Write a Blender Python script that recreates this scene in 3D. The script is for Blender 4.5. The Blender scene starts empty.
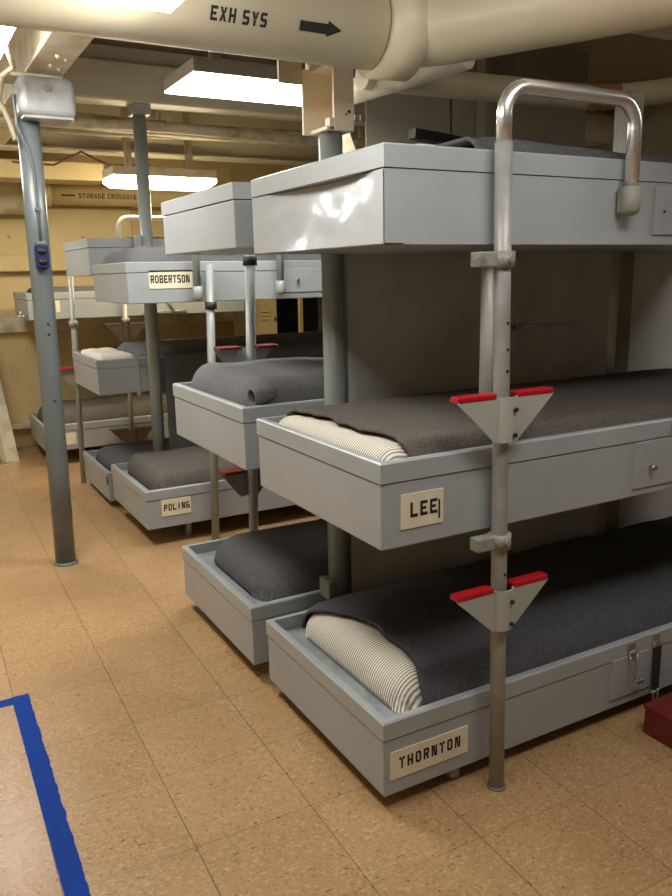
import bpy, bmesh, math, random
from mathutils import Vector, Matrix, noise
PI = math.pi
scn = bpy.context.scene
COL = scn.collection

# ------------------------------------------------------------------ materials
def s2l(c):
    return tuple(((v/255)/12.92 if v/255 <= .04045 else ((v/255+.055)/1.055)**2.4) for v in c)

def mat(name, rgb, rough=.5, metal=0., var=.12, scale=6., bump=0., bscale=60., spec=.5, rgb2=None, fac=.5, detail=4.):
    """painted / cloth surface: base colour with a little mottling, optional bump"""
    m = bpy.data.materials.new(name); m.use_nodes = True
    nt = m.node_tree; b = nt.nodes['Principled BSDF']
    tc = nt.nodes.new('ShaderNodeTexCoord')
    n = nt.nodes.new('ShaderNodeTexNoise'); n.inputs['Scale'].default_value = scale; n.inputs['Detail'].default_value = detail
    nt.links.new(tc.outputs['Object'], n.inputs['Vector'])
    r = nt.nodes.new('ShaderNodeValToRGB')
    c = s2l(rgb)
    if rgb2 is None:
        lo = tuple(v*(1-var) for v in c); hi = tuple(min(1, v*(1+var)) for v in c)
    else:
        lo = s2l(rgb2); hi = c
    r.color_ramp.elements[0].position = max(0, fac-.2); r.color_ramp.elements[1].position = min(1, fac+.2)
    r.color_ramp.elements[0].color = (*lo, 1); r.color_ramp.elements[1].color = (*hi, 1)
    nt.links.new(n.outputs['Fac'], r.inputs['Fac']); nt.links.new(r.outputs['Color'], b.inputs['Base Color'])
    b.inputs['Roughness'].default_value = rough; b.inputs['Metallic'].default_value = metal
    b.inputs['Specular IOR Level'].default_value = spec
    if bump:
        n2 = nt.nodes.new('ShaderNodeTexNoise'); n2.inputs['Scale'].default_value = bscale; n2.inputs['Detail'].default_value = 3
        nt.links.new(tc.outputs['Object'], n2.inputs['Vector'])
        bp = nt.nodes.new('ShaderNodeBump'); bp.inputs['Strength'].default_value = bump; bp.inputs['Distance'].default_value = .01
        nt.links.new(n2.outputs['Fac'], bp.inputs['Height']); nt.links.new(bp.outputs['Normal'], b.inputs['Normal'])
    return m

def emis(name, rgb, strength):
    m = bpy.data.materials.new(name); m.use_nodes = True
    nt = m.node_tree; nt.nodes.clear()
    e = nt.nodes.new('ShaderNodeEmission'); e.inputs['Color'].default_value = (*rgb, 1); e.inputs['Strength'].default_value = strength
    o = nt.nodes.new('ShaderNodeOutputMaterial'); nt.links.new(e.outputs[0], o.inputs['Surface'])
    return m

def ticking(name):
    m = bpy.data.materials.new(name); m.use_nodes = True
    nt = m.node_tree; b = nt.nodes['Principled BSDF']
    tc = nt.nodes.new('ShaderNodeTexCoord')
    mp = nt.nodes.new('ShaderNodeMapping'); mp.inputs['Rotation'].default_value = (0, 0, .12)
    w = nt.nodes.new('ShaderNodeTexWave'); w.bands_direction = 'Y'; w.inputs['Scale'].default_value = 36
    w.inputs['Distortion'].default_value = .9; w.inputs['Detail'].default_value = 1; w.inputs['Detail Scale'].default_value = .5
    r = nt.nodes.new('ShaderNodeValToRGB')
    r.color_ramp.elements[0].position = .28; r.color_ramp.elements[0].color = (*s2l((146, 139, 128)), 1)
    r.color_ramp.elements[1].position = .5; r.color_ramp.elements[1].color = (*s2l((236, 231, 217)), 1)
    nt.links.new(tc.outputs['Object'], mp.inputs['Vector']); nt.links.new(mp.outputs['Vector'], w.inputs['Vector'])
    nt.links.new(w.outputs['Fac'], r.inputs['Fac']); nt.links.new(r.outputs['Color'], b.inputs['Base Color'])
    b.inputs['Roughness'].default_value = .9; b.inputs['Specular IOR Level'].default_value = .1
    return m

def floor_mat(T, tx, ty, ang):
    m = bpy.data.materials.new('vinyl_tile'); m.use_nodes = True
    nt = m.node_tree; N = nt.nodes; L = nt.links; b = N['Principled BSDF']
    def math_(op, a, c=None, d=None):
        n = N.new('ShaderNodeMath'); n.operation = op
        for i, v in enumerate((a, c, d)):
            if v is None: continue
            if isinstance(v, (int, float)): n.inputs[i].default_value = v
            else: L.new(v, n.inputs[i])
        return n.outputs[0]
    def mix(f, a, c, bt='MIX'):
        n = N.new('ShaderNodeMix'); n.data_type = 'RGBA'; n.blend_type = bt
        if isinstance(f, (int, float)): n.inputs[0].default_value = f
        else: L.new(f, n.inputs[0])
        for k, v in ((6, a), (7, c)):
            if isinstance(v, tuple): n.inputs[k].default_value = (*v, 1)
            else: L.new(v, n.inputs[k])
        return n.outputs[2]
    tc = N.new('ShaderNodeTexCoord')
    mp = N.new('ShaderNodeMapping'); mp.vector_type = 'TEXTURE'
    mp.inputs['Location'].default_value = (tx, ty, 0); mp.inputs['Rotation'].default_value = (0, 0, ang); mp.inputs['Scale'].default_value = (T, T, T)
    L.new(tc.outputs['Object'], mp.inputs['Vector'])
    sx = N.new('ShaderNodeSeparateXYZ'); L.new(mp.outputs['Vector'], sx.inputs[0])
    fx = math_('FRACT', math_('ADD', sx.outputs[0], 100.)); fy = math_('FRACT', math_('ADD', sx.outputs[1], 100.))
    def seam(f, w):
        d = math_('MINIMUM', f, math_('SUBTRACT', 1., f)); return math_('LESS_THAN', d, w)
    # seams wander between hairline and open
    wn = N.new('ShaderNodeTexNoise'); wn.inputs['Scale'].default_value = 2.2; L.new(tc.outputs['Object'], wn.inputs['Vector'])
    sw = math_('MULTIPLY', wn.outputs['Fac'], .009)
    sm = math_('MAXIMUM', seam(fx, sw), math_('MULTIPLY', seam(fy, math_('MULTIPLY', sw, .8)), .75))
    # per tile random
    cid = N.new('ShaderNodeCombineXYZ'); L.new(math_('FLOOR', sx.outputs[0]), cid.inputs[0]); L.new(math_('FLOOR', sx.outputs[1]), cid.inputs[1])
    wh = N.new('ShaderNodeTexWhiteNoise'); L.new(cid.outputs[0], wh.inputs['Vector'])
    # marbled flecks, stretched along the tile
    def fleck(scale, sx_, sy_, lo, hi, rot=0.):
        p = N.new('ShaderNodeMapping'); p.inputs['Scale'].default_value = (sx_, sy_, 1); p.inputs['Rotation'].default_value = (0, 0, rot); L.new(tc.outputs['Object'], p.inputs['Vector'])
        n = N.new('ShaderNodeTexNoise'); n.inputs['Scale'].default_value = scale; n.inputs['Detail'].default_value = 3; n.inputs['Roughness'].default_value = .6
        L.new(p.outputs['Vector'], n.inputs['Vector'])
        r = N.new('ShaderNodeMapRange'); r.inputs['From Min'].default_value = lo; r.inputs['From Max'].default_value = hi; L.new(n.outputs['Fac'], r.inputs['Value'])
        return r.outputs['Result']
    base = mix(wh.outputs['Value'], s2l((173, 138, 97)), s2l((182, 146, 104)))
    base = mix(math_('MULTIPLY', fleck(72, 1, 2.6, .53, .68, .4), .62), base, s2l((214, 187, 145)))
    base = mix(math_('MULTIPLY', fleck(72, 2., 1, .53, .68, .3), .5), base, s2l((128, 97, 62)))
    base = mix(math_('MULTIPLY', fleck(58, 1., 2.2, .645, .69, 1.), .9), base, s2l((74, 54, 36)))
    # wear and traffic dirt
    base = mix(math_('MULTIPLY', fleck(2.0, 1, 1, .48, .8), .42), base, s2l((116, 88, 56)))
    base = mix(math_('MULTIPLY', sm, .72), base, s2l((74, 52, 30)))
    L.new(base, b.inputs['Base Color'])
    rr = N.new('ShaderNodeMapRange'); rr.inputs['To Min'].default_value = .14; rr.inputs['To Max'].default_value = .46; L.new(wn.outputs['Fac'], rr.inputs['Value'])
    L.new(rr.outputs['Result'], b.inputs['Roughness'])
    b.inputs['Specular IOR Level'].default_value = .4
    return m

M = dict(
    grey=mat('grey_enamel', (166, 171, 173), .34, var=.05, scale=3, bump=.04, bscale=9),
    greyB=mat('grey_enamel_older', (156, 161, 162), .4, var=.07, scale=3, bump=.04, bscale=9),
    pan=mat('worn_pan_metal', (150, 156, 158), .35, rgb2=(108, 116, 120), fac=.42, scale=16),
    steel=mat('dull_steel', (158, 157, 154), .45, metal=.25, var=.12, scale=20),
    chrome=mat('polished_aluminium', (238, 238, 236), .27, metal=.9, var=.03, scale=30),
    brightsteel=mat('bright_hardware', (190, 188, 182), .3, metal=.9, var=.1, scale=40),
    scuffed=mat('chipped_clamp_paint', (150, 148, 138), .5, rgb2=(80, 66, 52), fac=.34, scale=45),
    plate=mat('pale_step_plate', (172, 173, 164), .38, var=.05, scale=8),
    red=mat('red_tread', (176, 20, 34), .3, var=.1, scale=15),
    darkred=mat('oxblood_paint', (112, 34, 28), .4, var=.15, scale=12),
    postblue=mat('blue_grey_post', (102, 109, 110), .3, var=.1, scale=5, bump=.05, bscale=8),
    postgrey=mat('grey_post', (142, 148, 144), .34, var=.08, scale=5),
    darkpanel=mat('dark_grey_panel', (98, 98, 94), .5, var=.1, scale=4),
    panel=mat('zinc_panel', (216, 216, 212), .4, metal=.1, var=.1, scale=4, rgb2=(190, 190, 186)),
    cream=mat('cream_paint', (216, 208, 184), .45, var=.06, scale=4, bump=.08, bscale=7),
    creamworn=mat('worn_cream_paint', (206, 196, 168), .5, rgb2=(156, 138, 106), fac=.36, scale=9, bump=.2, bscale=20),
    lagging=mat('painted_pipe_lagging', (222, 212, 186), .55, rgb2=(150, 130, 100), fac=.34, scale=12, bump=.45, bscale=16),
    pipe=mat('pipe_paint', (208, 198, 170), .4, var=.06, scale=4),
    oldpipe=mat('stained_pipe_paint', (182, 168, 134), .5, rgb2=(150, 118, 80), fac=.3, scale=5),
    rust=mat('bare_primer_patch', (150, 104, 66), .6, var=.15, scale=20),
    olive=mat('dimmed_olive', (138, 133, 116), .5, var=.1, scale=3),  # darkened tone stands in for dim light on cream bulkhead and frame plate
    housing=mat('brown_grey_housing', (120, 108, 90), .5, var=.1, scale=8),
    bootgrey=mat('rubbed_boot_paint', (146, 146, 134), .5, rgb2=(118, 114, 100), fac=.36, scale=30),
    deck=mat('overhead_paint', (150, 136, 108), .6, var=.1, scale=3, bump=.2, bscale=10),
    tan=mat('tan_hull_paint', (206, 184, 134), .5, var=.08, scale=2.5, bump=.12, bscale=5),
    board=mat('limewashed_board', (190, 184, 160), .65, rgb2=(132, 122, 98), fac=.36, scale=14),
    locker=mat('beige_locker', (186, 170, 124), .45, var=.06, scale=5),
    dark=mat('interior_shade', (24, 22, 20), .8),
    brownink=mat('faded_brown_ink', (92, 66, 40), .7, var=.3, scale=60),
    black=mat('black_stencil_ink', (22, 20, 20), .7, var=.3, scale=60),
    backlittread=mat('backlit_dark_tread', (70, 56, 46), .6, var=.2, scale=20),  # backlit shade put into the colour of the far steps
    blackm=mat('black_fitting', (36, 34, 32), .5, var=.2, scale=30),
    card=mat('cream_card', (226, 217, 190), .6, var=.05, scale=25),
    white=mat('white_cotton', (222, 216, 202), .85, var=.06, scale=12, bump=.25, bscale=30, spec=.1),
    navy=mat('navy_outlet', (30, 36, 74), .35, var=.15, scale=20),
    tape=mat('blue_masking_tape', (18, 60, 146), .75, var=.08, scale=30, spec=.15),
    cable=mat('painted_cable', (186, 174, 146), .5, var=.12, scale=25),
    browncable=mat('brown_cable', (88, 66, 42), .6, var=.1, scale=25),
    jbox=mat('silver_grey_box', (176, 178, 178), .32, rgb2=(112, 112, 108), fac=.36, scale=8, bump=.1, bscale=10),
    webbing=mat('black_webbing', (40, 38, 36), .8, var=.15, scale=60),
    bl_slate=mat('slate_wool', (94, 94, 97), .95, var=.26, scale=140, bump=.5, bscale=220, spec=.08),
    bl_blue=mat('blue_black_wool', (86, 86, 90), .95, var=.28, scale=140, bump=.5, bscale=220, spec=.08),
    bl_brown=mat('charcoal_brown_wool', (102, 96, 90), .95, var=.26, scale=140, bump=.5, bscale=220, spec=.08),
    bl_mid=mat('mid_grey_wool', (112, 111, 112), .95, var=.2, scale=140, bump=.5, bscale=220, spec=.08),
    ticking=ticking('striped_ticking'),
    lens=emis('lamp_lens', (1., .97, .92), 17.),
    lensfront=emis('lamp_lens_front', (1., .975, .93), 16.),
    lensdim=emis('lamp_lens_near_aisle', (1., .965, .92), 11.),
    lenswarm=emis('lamp_lens_warm', (1., .83, .52), 30.),
)

# ------------------------------------------------------------------ mesh helpers (world coordinates in, one object out)
class MB:
    def __init__(s): s.bm = bmesh.new(); s.smooth = []
    def box(s, x0, x1, y0, y1, z0, z1, bev=0., seg=2):
        r = bmesh.ops.create_cube(s.bm, size=1.)
        vs = r['verts']
        for v in vs:
            v.co = Vector((x0+(x1-x0)*(v.co.x+.5), y0+(y1-y0)*(v.co.y+.5), z0+(z1-z0)*(v.co.z+.5)))
        if bev:
            es = list({e for v in vs for e in v.link_edges})
            bmesh.ops.bevel(s.bm, geom=es, offset=bev, segments=seg, affect='EDGES', profile=.5)
        return s
    def obox(s, c, half, ax=(1, 0, 0), up=(0, 0, 1), bev=0.):
        a = Vector(ax).normalized(); u = Vector(up); b_ = u.cross(a).normalized(); u = a.cross(b_)
        r = bmesh.ops.create_cube(s.bm, size=2.); vs = r['verts']
        for v in vs: v.co = Vector(c) + a*v.co.x*half[0] + b_*v.co.y*half[1] + u*v.co.z*half[2]
        if bev:
            es = list({e for v in vs for e in v.link_edges})
            bmesh.ops.bevel(s.bm, geom=es, offset=bev, segments=2, affect='EDGES', profile=.5)
        return s
    def tube(s, pts, r, n=16, cap=True):
        pts = [Vector(p) for p in pts]; rings = []
        t0 = (pts[1]-pts[0]).normalized(); ref = Vector((0, 0, 1)) if abs(t0.z) < .9 else Vector((1, 0, 0))
        nrm = t0.cross(ref).normalized()
        for i, p in enumerate(pts):
            if i == 0: t = t0
            elif i == len(pts)-1: t = (pts[i]-pts[i-1]).normalized()
            else: t = ((pts[i]-pts[i-1]).normalized()+(pts[i+1]-pts[i]).normalized()).normalized()
            nrm = (nrm - t*nrm.dot(t)).normalized(); b_ = t.cross(nrm)
            rr = r[i] if isinstance(r, (list, tuple)) else r
            rings.append([s.bm.verts.new(p+(nrm*math.cos(2*PI*k/n)+b_*math.sin(2*PI*k/n))*rr) for k in range(n)])
        for a, b_ in zip(rings, rings[1:]):
            for k in range(n):
                f = s.bm.faces.new((a[k], a[(k+1) % n], b_[(k+1) % n], b_[k])); f.smooth = True
        if cap:
            s.bm.faces.new(rings[0][::-1]); s.bm.faces.new(rings[-1])
        return s
    def prism(s, poly, origin, u, v, w):
        """extrude the polygon (in u,v) by vector w"""
        o = Vector(origin); u = Vector(u); v = Vector(v); w = Vector(w)
        a = [s.bm.verts.new(o+u*p[0]+v*p[1]) for p in poly]; b_ = [s.bm.verts.new(o+u*p[0]+v*p[1]+w) for p in poly]
        s.bm.faces.new(a[::-1]); s.bm.faces.new(b_)
        n = len(poly)
        for k in range(n): s.bm.faces.new((a[k], a[(k+1) % n], b_[(k+1) % n], b_[k]))
        return s
    def grid(s, pos, nu, nv, closed_bottom=False):
        vs = [[s.bm.verts.new(pos(i/nu, j/nv)) for j in range(nv+1)] for i in range(nu+1)]
        for i in range(nu):
            for j in range(nv):
                f = s.bm.faces.new((vs[i][j], vs[i+1][j], vs[i+1][j+1], vs[i][j+1])); f.smooth = True
        if closed_bottom:
            loop = [vs[i][0] for i in range(nu+1)] + [vs[nu][j] for j in range(1, nv+1)] + [vs[i][nv] for i in range(nu-1, -1, -1)] + [vs[0][j] for j in range(nv-1, 0, -1)]
            s.bm.faces.new(loop[::-1])
        return s
    def sphere(s, c, r, n=12):
        q = bmesh.ops.create_uvsphere(s.bm, u_segments=n, v_segments=n//2+2, radius=r)
        for v in q['verts']:
            v.co += Vector(c)
            for f in v.link_faces: f.smooth = True
        return s
    def build(s, name, m, parent=None, sub=None):
        root = parent
        while root is not None and root.parent is not None: root = root.parent
        off = Vector(root['_o']) if root is not None and '_o' in root else Vector((0, 0, 0))
        bmesh.ops.recalc_face_normals(s.bm, faces=s.bm.faces)
        loc = Vector((0, 0, 0))
        if root is None:                      # a thing of one mesh: origin at its base
            lo = Vector((min(v.co.x for v in s.bm.verts), min(v.co.y for v in s.bm.verts), min(v.co.z for v in s.bm.verts)))
            hi = Vector((max(v.co.x for v in s.bm.verts), max(v.co.y for v in s.bm.verts), 0))
            loc = Vector(((lo.x+hi.x)/2, (lo.y+hi.y)/2, lo.z)); off = loc
        for v in s.bm.verts: v.co -= off
        me = bpy.data.meshes.new(name); s.bm.to_mesh(me); s.bm.free()
        me.materials.append(M[m] if isinstance(m, str) else m)
        o = bpy.data.objects.new(name, me); COL.objects.link(o)
        o.location = loc
        if parent is not None: o.parent = parent
        else: o['_o'] = list(loc)
        return o

def thing(name, loc, label, cat, group=None):
    o = bpy.data.objects.new(name, None); COL.objects.link(o); o.location = loc; o['_o'] = list(loc)
    o.empty_display_size = .1
    return tag(o, label, cat, group)
def tag(o, label, cat, group=None, kind=None):
    o['label'] = label; o['category'] = cat
    if group: o['group'] = group
    if kind: o['kind'] = kind
    return o
def struct(o, label=None, cat=None):
    o['kind'] = 'structure'
    if label: o['label'] = label
    if cat: o['category'] = cat
    return o
def copy_tree(o, delta, parent=None):
    c = o.copy(); COL.objects.link(c)
    if parent is not None: c.parent = parent
    else: c.location = o.location + Vector(delta); c['_o'] = list(c.location)
    for ch in list(o.children): copy_tree(ch, delta, c)
    return c

# ------------------------------------------------------------------ stencil lettering: every stroke is a quad in a unit box
def R(a, b, c, d): return [(a, b), (c, b), (c, d), (a, d)]
GL = {
 'T': [R(0, .82, .40, 1), R(.6, .82, 1, 1), R(.38, 0, .62, .78)],
 'H': [R(0, 0, .25, 1), R(.75, 0, 1, 1), R(.31, .41, .69, .58)],
 'O': [R(0, .12, .25, .88), R(.75, .12, 1, .88), R(.14, .84, .44, 1), R(.56, .84, .86, 1), R(.14, 0, .44, .16), R(.56, 0, .86, .16)],
 'R': [R(0, 0, .25, 1), R(.32, .83, .86, 1), R(.75, .52, 1, .9), R(.32, .42, .86, .57), [(.48, .4), (.74, .4), (1, 0), (.72, 0)]],
 'N': [R(0, 0, .22, 1), R(.78, 0, 1, 1), [(.25, 1), (.46, 1), (.75, 0), (.54, 0)]],
 'L': [R(0, 0, .25, 1), R(.33, 0, 1, .18)],
 'E': [R(0, 0, .25, 1), R(.33, .82, 1, 1), R(.33, .42, .8, .58), R(.33, 0, 1, .18)],
 'P': [R(0, 0, .25, 1), R(.32, .83, .86, 1), R(.75, .5, 1, .92), R(.32, .4, .86, .56)],
 'I': [R(.36, 0, .64, 1)],
 'G': [R(0, .12, .25, .88), R(.14, .84, .44, 1), R(.56, .84, .95, 1), R(.14, 0, .44, .16), R(.56, 0, .95, .16), R(.74, .12, 1, .45), R(.52, .4, 1, .54)],
 'B': [R(0, 0, .25, 1), R(.32, .83, .85, 1), R(.32, .42, .85, .57), R(.32, 0, .85, .17), R(.72, .55, .95, .9), R(.75, .08, 1, .46)],
 'S': [R(.1, .84, .46, 1), R(.56, .84, .95, 1), R(0, .54, .26, .9), R(.1, .42, .46, .58), R(.54, .42, .9, .58), R(.74, .1, 1, .46), R(.05, 0, .44, .16), R(.54, 0, .9, .16)],
 'X': [[(0, 1), (.27, 1), (1, 0), (.73, 0)], [(0, 0), (.27, 0), (.46, .4), (.3, .48)], [(.73, 1), (1, 1), (.68, .55), (.54, .62)]],
 'Y': [[(0, 1), (.28, 1), (.55, .5), (.36, .46)], [(.72, 1), (1, 1), (.66, .46), (.6, .58)], R(.38, 0, .62, .42)],
 'A': [[(0, 0), (.25, 0), (.48, 1), (.34, 1)], [(.75, 0), (1, 0), (.66, 1), (.52, 1)], R(.34, .2, .66, .36)],
 'C': [R(0, .12, .25, .88), R(.14, .84, .46, 1), R(.58, .84, 1, 1), R(.14, 0, .46, .16), R(.58, 0, 1, .16)],
 'V': [[(0, 1), (.26, 1), (.48, 0), (.36, 0)], [(.74, 1), (1, 1), (.64, 0), (.52, 0)]],
}
for _k in GL:
    for _q in GL[_k]:
        if _q[0][1] == _q[1][1] and _q[0][0] == _q[3][0]:
            a, b_, c, d = _q[0][0], _q[0][1], _q[2][0], _q[2][1]
            _q[:] = R(a-.04, b_-.02, c+.04, d+.02)
        else: _q[:] = [(x+(-.04 if i in (0, 3) else .04), y) for i, (x, y) in enumerate(_q)]
def lettering(mb, text, mp, height, width, gap, sub=1, thick=None):
    """mp(u, v, k) places a point: u along the line, v up, k 0 underside / 1 outer face"""
    u0 = 0.
    for ch in text:
        if ch == ' ': u0 += width*.75; continue
        for q in GL[ch]:
            vs = {}
            for k in (0, 1):
                for i in range(sub+1):
                    for j in range(sub+1):
                        a, b_ = i/sub, j/sub
                        x = (q[0][0]*(1-a)+q[1][0]*a)*(1-b_)+(q[3][0]*(1-a)+q[2][0]*a)*b_
                        y = (q[0][1]*(1-a)+q[1][1]*a)*(1-b_)+(q[3][1]*(1-a)+q[2][1]*a)*b_
                        vs[i, j, k] = mb.bm.verts.new(mp(u0+x*width, y*height, k))
            for i in range(sub):
                for j in range(sub):
                    for k in (0, 1):
                        f = [vs[i, j, k], vs[i+1, j, k], vs[i+1, j+1, k], vs[i, j+1, k]]
                        mb.bm.faces.new(f if k else f[::-1])
            for i in range(sub):
                mb.bm.faces.new((vs[i, 0, 0], vs[i+1, 0, 0], vs[i+1, 0, 1], vs[i, 0, 1])); mb.bm.faces.new((vs[i, sub, 0], vs[i, sub, 1], vs[i+1, sub, 1], vs[i+1, sub, 0]))
                mb.bm.faces.new((vs[0, i, 0], vs[0, i, 1], vs[0, i+1, 1], vs[0, i+1, 0])); mb.bm.faces.new((vs[sub, i, 0], vs[sub, i+1, 0], vs[sub, i+1, 1], vs[sub, i, 1]))
        u0 += width+gap
    return u0-gap

# ------------------------------------------------------------------ the setting
YB = 5.3
fl = MB().box(-2.4, 3.9, -3.2, YB, -.06, 0).build('floor', floor_mat(.3048, -.1465, -.1753, -.0193)); struct(fl, 'tan speckled vinyl tile floor', 'floor')
# object coordinates of the floor start at its own origin: shift the tile grid back to the room's zero
mp_ = [n for n in fl.data.materials[0].node_tree.nodes if n.type == 'MAPPING' and n.vector_type == 'TEXTURE'][0]
mp_.inputs['Location'].default_value = (-.1465-fl.location.x, -.1753-fl.location.y, 0)
struct(MB().box(-2.4, 3.9, -3.2, YB, 2.52, 2.6).build('ceiling', 'deck'), 'painted steel overhead deck', 'ceiling')
w = MB().box(-2.4, 3.9, YB, YB+.08, 0, 2.52)
for x in (-1.9, -1.0, -.35, .9, 1.8, 2.7): w.box(x, x+.012, YB-.03, YB, .25, 2.3)                   # hull frames
for x, z in ((-.06, 1.66), (-.2, 1.2), (.12, 1.75), (.5, 1.66), (-.17, .98), (.02, 1.46), (.3, 1.43), (-.02, .8), (-.16, .62)): w.sphere((x, YB, z), .014, 8)   # rivets
struct(w.build('wall_back', 'tan'), 'tan painted hull plating with frames', 'wall')
struct(MB().box(-2.48, -2.4, -3.2, YB, 0, 2.52).build('wall_left', 'cream'), 'cream side bulkhead', 'wall')
struct(MB().box(3.9, 3.98, -3.2, YB, 0, 2.52).build('wall_right', 'olive'), 'cream side bulkhead darkened to olive for dim light', 'wall')  # olive over cream puts the dim light into the colour
struct(MB().box(-2.4, 3.9, -3.28, -3.2, 0, 2.52).build('wall_front', 'olive'), 'unseen bulkhead behind the viewer, olive to cut bounced light', 'wall')  # unseen wall, coloured dark to lower the bounce fill
t = MB().box(-2.4, 3.9, YB-.1, YB, 1.395, 1.52, .008); struct(t.build('trim_1', 'tan'), 'tan stringer along the hull at bunk height', 'trim')
t = MB().box(-2.4, 3.9, YB-.07, YB, .925, 1.04, .008); struct(t.build('trim_2', 'creamworn'), 'lower cream stringer along the hull', 'trim')
t = MB().box(-2.4, 3.9, YB-.16, YB, .17, .215, .006); struct(t.build('trim_3', 'creamworn'), 'low ledge at the foot of the hull', 'trim')

# deck beams and girder overhead
def xbeam(name, y, zb, hw, ztop, m, label, x0=-2.4, x1=3.9, web=.02, fl_t=.018):
    b = MB().box(x0, x1, y-hw, y+hw, zb, zb+fl_t, .003).box(x0, x1, y-web, y+web, zb+fl_t, ztop)
    return struct(b.build(name, m), label, 'beam')
struct(MB().box(-.17, 3.9, 2.93, 3.11, 2.237, 2.43, .012).box(-.17, 3.9, 3.02, 3.10, 2.37, 2.52).build('beam', 'cream'), 'cream deck beam over the grey post between the middle stacks', 'beam')
xbeam('beam', 4.2, 2.15, .07, 2.52, 'cream', 'cream deck beam above the far lamp')
xbeam('beam', 1.02, 2.30, .08, 2.52, 'cream', 'deck beam above the second stack')
g = MB().box(-.325, -.175, -.6, 5.2, 2.165, 2.185, .004).box(-.31, -.285, -.6, 5.2, 2.185, 2.52)
for y in (1.9, 2.05): g.sphere((-.25, y, 2.165), .012, 8); g.sphere((-.21, y+.05, 2.165), .01, 8)
struct(g.build('girder', 'creamworn'), 'cream fore-and-aft girder with a bolted flange', 'girder')
xbeam('beam', .74, 1.955, .075, 2.52, 'creamworn', 'low cream beam carrying the near centre post', x0=-.15, x1=.40, web=.012)

# partitions between back-to-back bunks
def partition(x0, x1, y, z0, z1, label, m='panel'):
    p = MB().box(x0, x1, y-.004, y+.004, z0, z1)
    p.box(x0, x0+.03, y-.009, y-.004, z0, z1)
    for z in (z0+.12, z0+.45, z0+.8, z1-.18):
        if z < z1: p.sphere((x0+.04, y-.004, z), .006, 8)
    return struct(p.build('partition', m), label, 'panel')
partition(.33, 1.50, .728, .1, 1.62, 'grey sheet metal panel behind the nearest bunks')
partition(1.62, 2.02, .728, .1, 1.62, 'narrow sheet metal panel beyond the second post')
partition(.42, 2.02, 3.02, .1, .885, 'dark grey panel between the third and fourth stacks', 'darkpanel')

# ------------------------------------------------------------------ bunks
def bunk(x, y, z, h, W, L, label, group, m='grey', rim=.048, card=None, letters=None, side=-1, dented=False):
    b = thing('bunk', (x+L/2, y+W/2, z), label, 'bunk', group)
    t = .02
    # body: hollow tray, bottom plate plus four sides, a hair inside the rim
    e = .003
    if dented:
        bd = MB().box(x+.05, x+L-e, y+e, y+W-e, z, z+h-rim-.002).box(x+e, x+.05, y+e, y+e+.004, z, z+h-rim-.002).box(x+e, x+.05, y+W-e-.004, y+W-e, z, z+h-rim-.002).box(x+e, x+.05, y+e, y+W-e, z, z+.003)
    else: bd = MB().box(x+e, x+L-e, y+e, y+W-e, z, z+h-rim-.002, .004)
    bd.build('body', m, b)
    zr0, zr1 = z+h-rim, z+h
    rm = MB()
    pr = [(0, zr0), (0, zr1-.004), (.004, zr1), (t, zr1), (t, zr0)]
    cs = [(x, y, 1, 1), (x+L, y, -1, 1), (x+L, y+W, -1, -1), (x, y+W, 1, -1)]
    ring = [[rm.bm.verts.new((cx+sx*p[0], cy+sy*p[0], p[1])) for p in pr] for cx, cy, sx, sy in cs]
    for a in range(4):
        A, B = ring[a], ring[(a+1) % 4]
        for k in range(5):
            rm.bm.faces.new((A[k], B[k], B[(k+1) % 5], A[(k+1) % 5]))
    rm.build('rim', m, b)
    MB().box(x+t, x+L-t, y+t, y+W-t, z+h-rim-.002, z+h-rim+.008).build('pan', 'pan', b)
    if card:
        cx0, cx1, cz0, cz1 = card
        yf = y+e if side < 0 else y+W-e
        c = MB().box(cx0, cx1, yf-.003, yf, cz0, cz1).build('name_card', 'card', b); c['label'] = 'pale name card'
        if letters:
            lx, lz, lh, lw, lg = letters[1:6]
            tl = MB(); lettering(tl, letters[0], lambda u, v, k: Vector((lx+u, yf-.003-.0008*k, lz+v)), lh, lw, lg)
            o = tl.build('lettering', 'black', c); o['label'] = 'black stencilled letters'
    return b
def flap(b, x0, x1, yf, z0, z1, knob=None):
    d = MB().box(x0, x1, yf-.005, yf+.002, z0, z1, .0015).build('door', 'grey', b)
    if knob:
        k = MB().tube([(knob[0], yf-.005, knob[1]), (knob[0], yf-.012, knob[1]), (knob[0], yf-.013, knob[1]), (knob[0], yf-.024, knob[1])], [.0045, .0045, .009, .008], 14)
        k.build('knob', 'brightsteel', d)
    return d

G_A, G_B, G_C, G_D, G_E = ['bunks of the '+n for n in ('nearest stack', 'second stack', 'third stack', 'fourth stack', 'far stack by the hull')]
L = 1.93
# A: nearest stack
a1 = bunk(-.002, 0, .049, .206, .697, L, 'lowest bunk of the nearest stack, just above the floor, with a long name card', G_A,
          card=(.018, .260, .092, .169), letters=('THORNTON', .045, .118, .030, .0155, .0092))
a2 = bunk(-.018, -.022, .707, .207, .69, L, 'middle bunk of the nearest stack with a small square name card', G_A,
          card=(.036, .156, .75, .833), letters=('LEE', .063, .777, .034, .019, .0085))
a3 = bunk(-.004, -.022, 1.386, .203, .69, L, 'topmost bunk of the nearest stack, pale grey with a dented shiny end', G_A, dented=True)
# pale curled edge and slot on the small card
MB().box(.1415, .1455, -.0235, -.0215, .762, .808).build('slot', 'black', a2)
flap(a1, .79, .962, .003, .079, .207)
flap(a2, .803, 1.02, -.019, .73, .862, (.865, .787))
fd = flap(a3, .815, 1.06, -.019, 1.410, 1.527); MB().sphere((.852, -.0245, 1.468), .004, 8).build('screw', 'blackm', fd)
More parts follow.
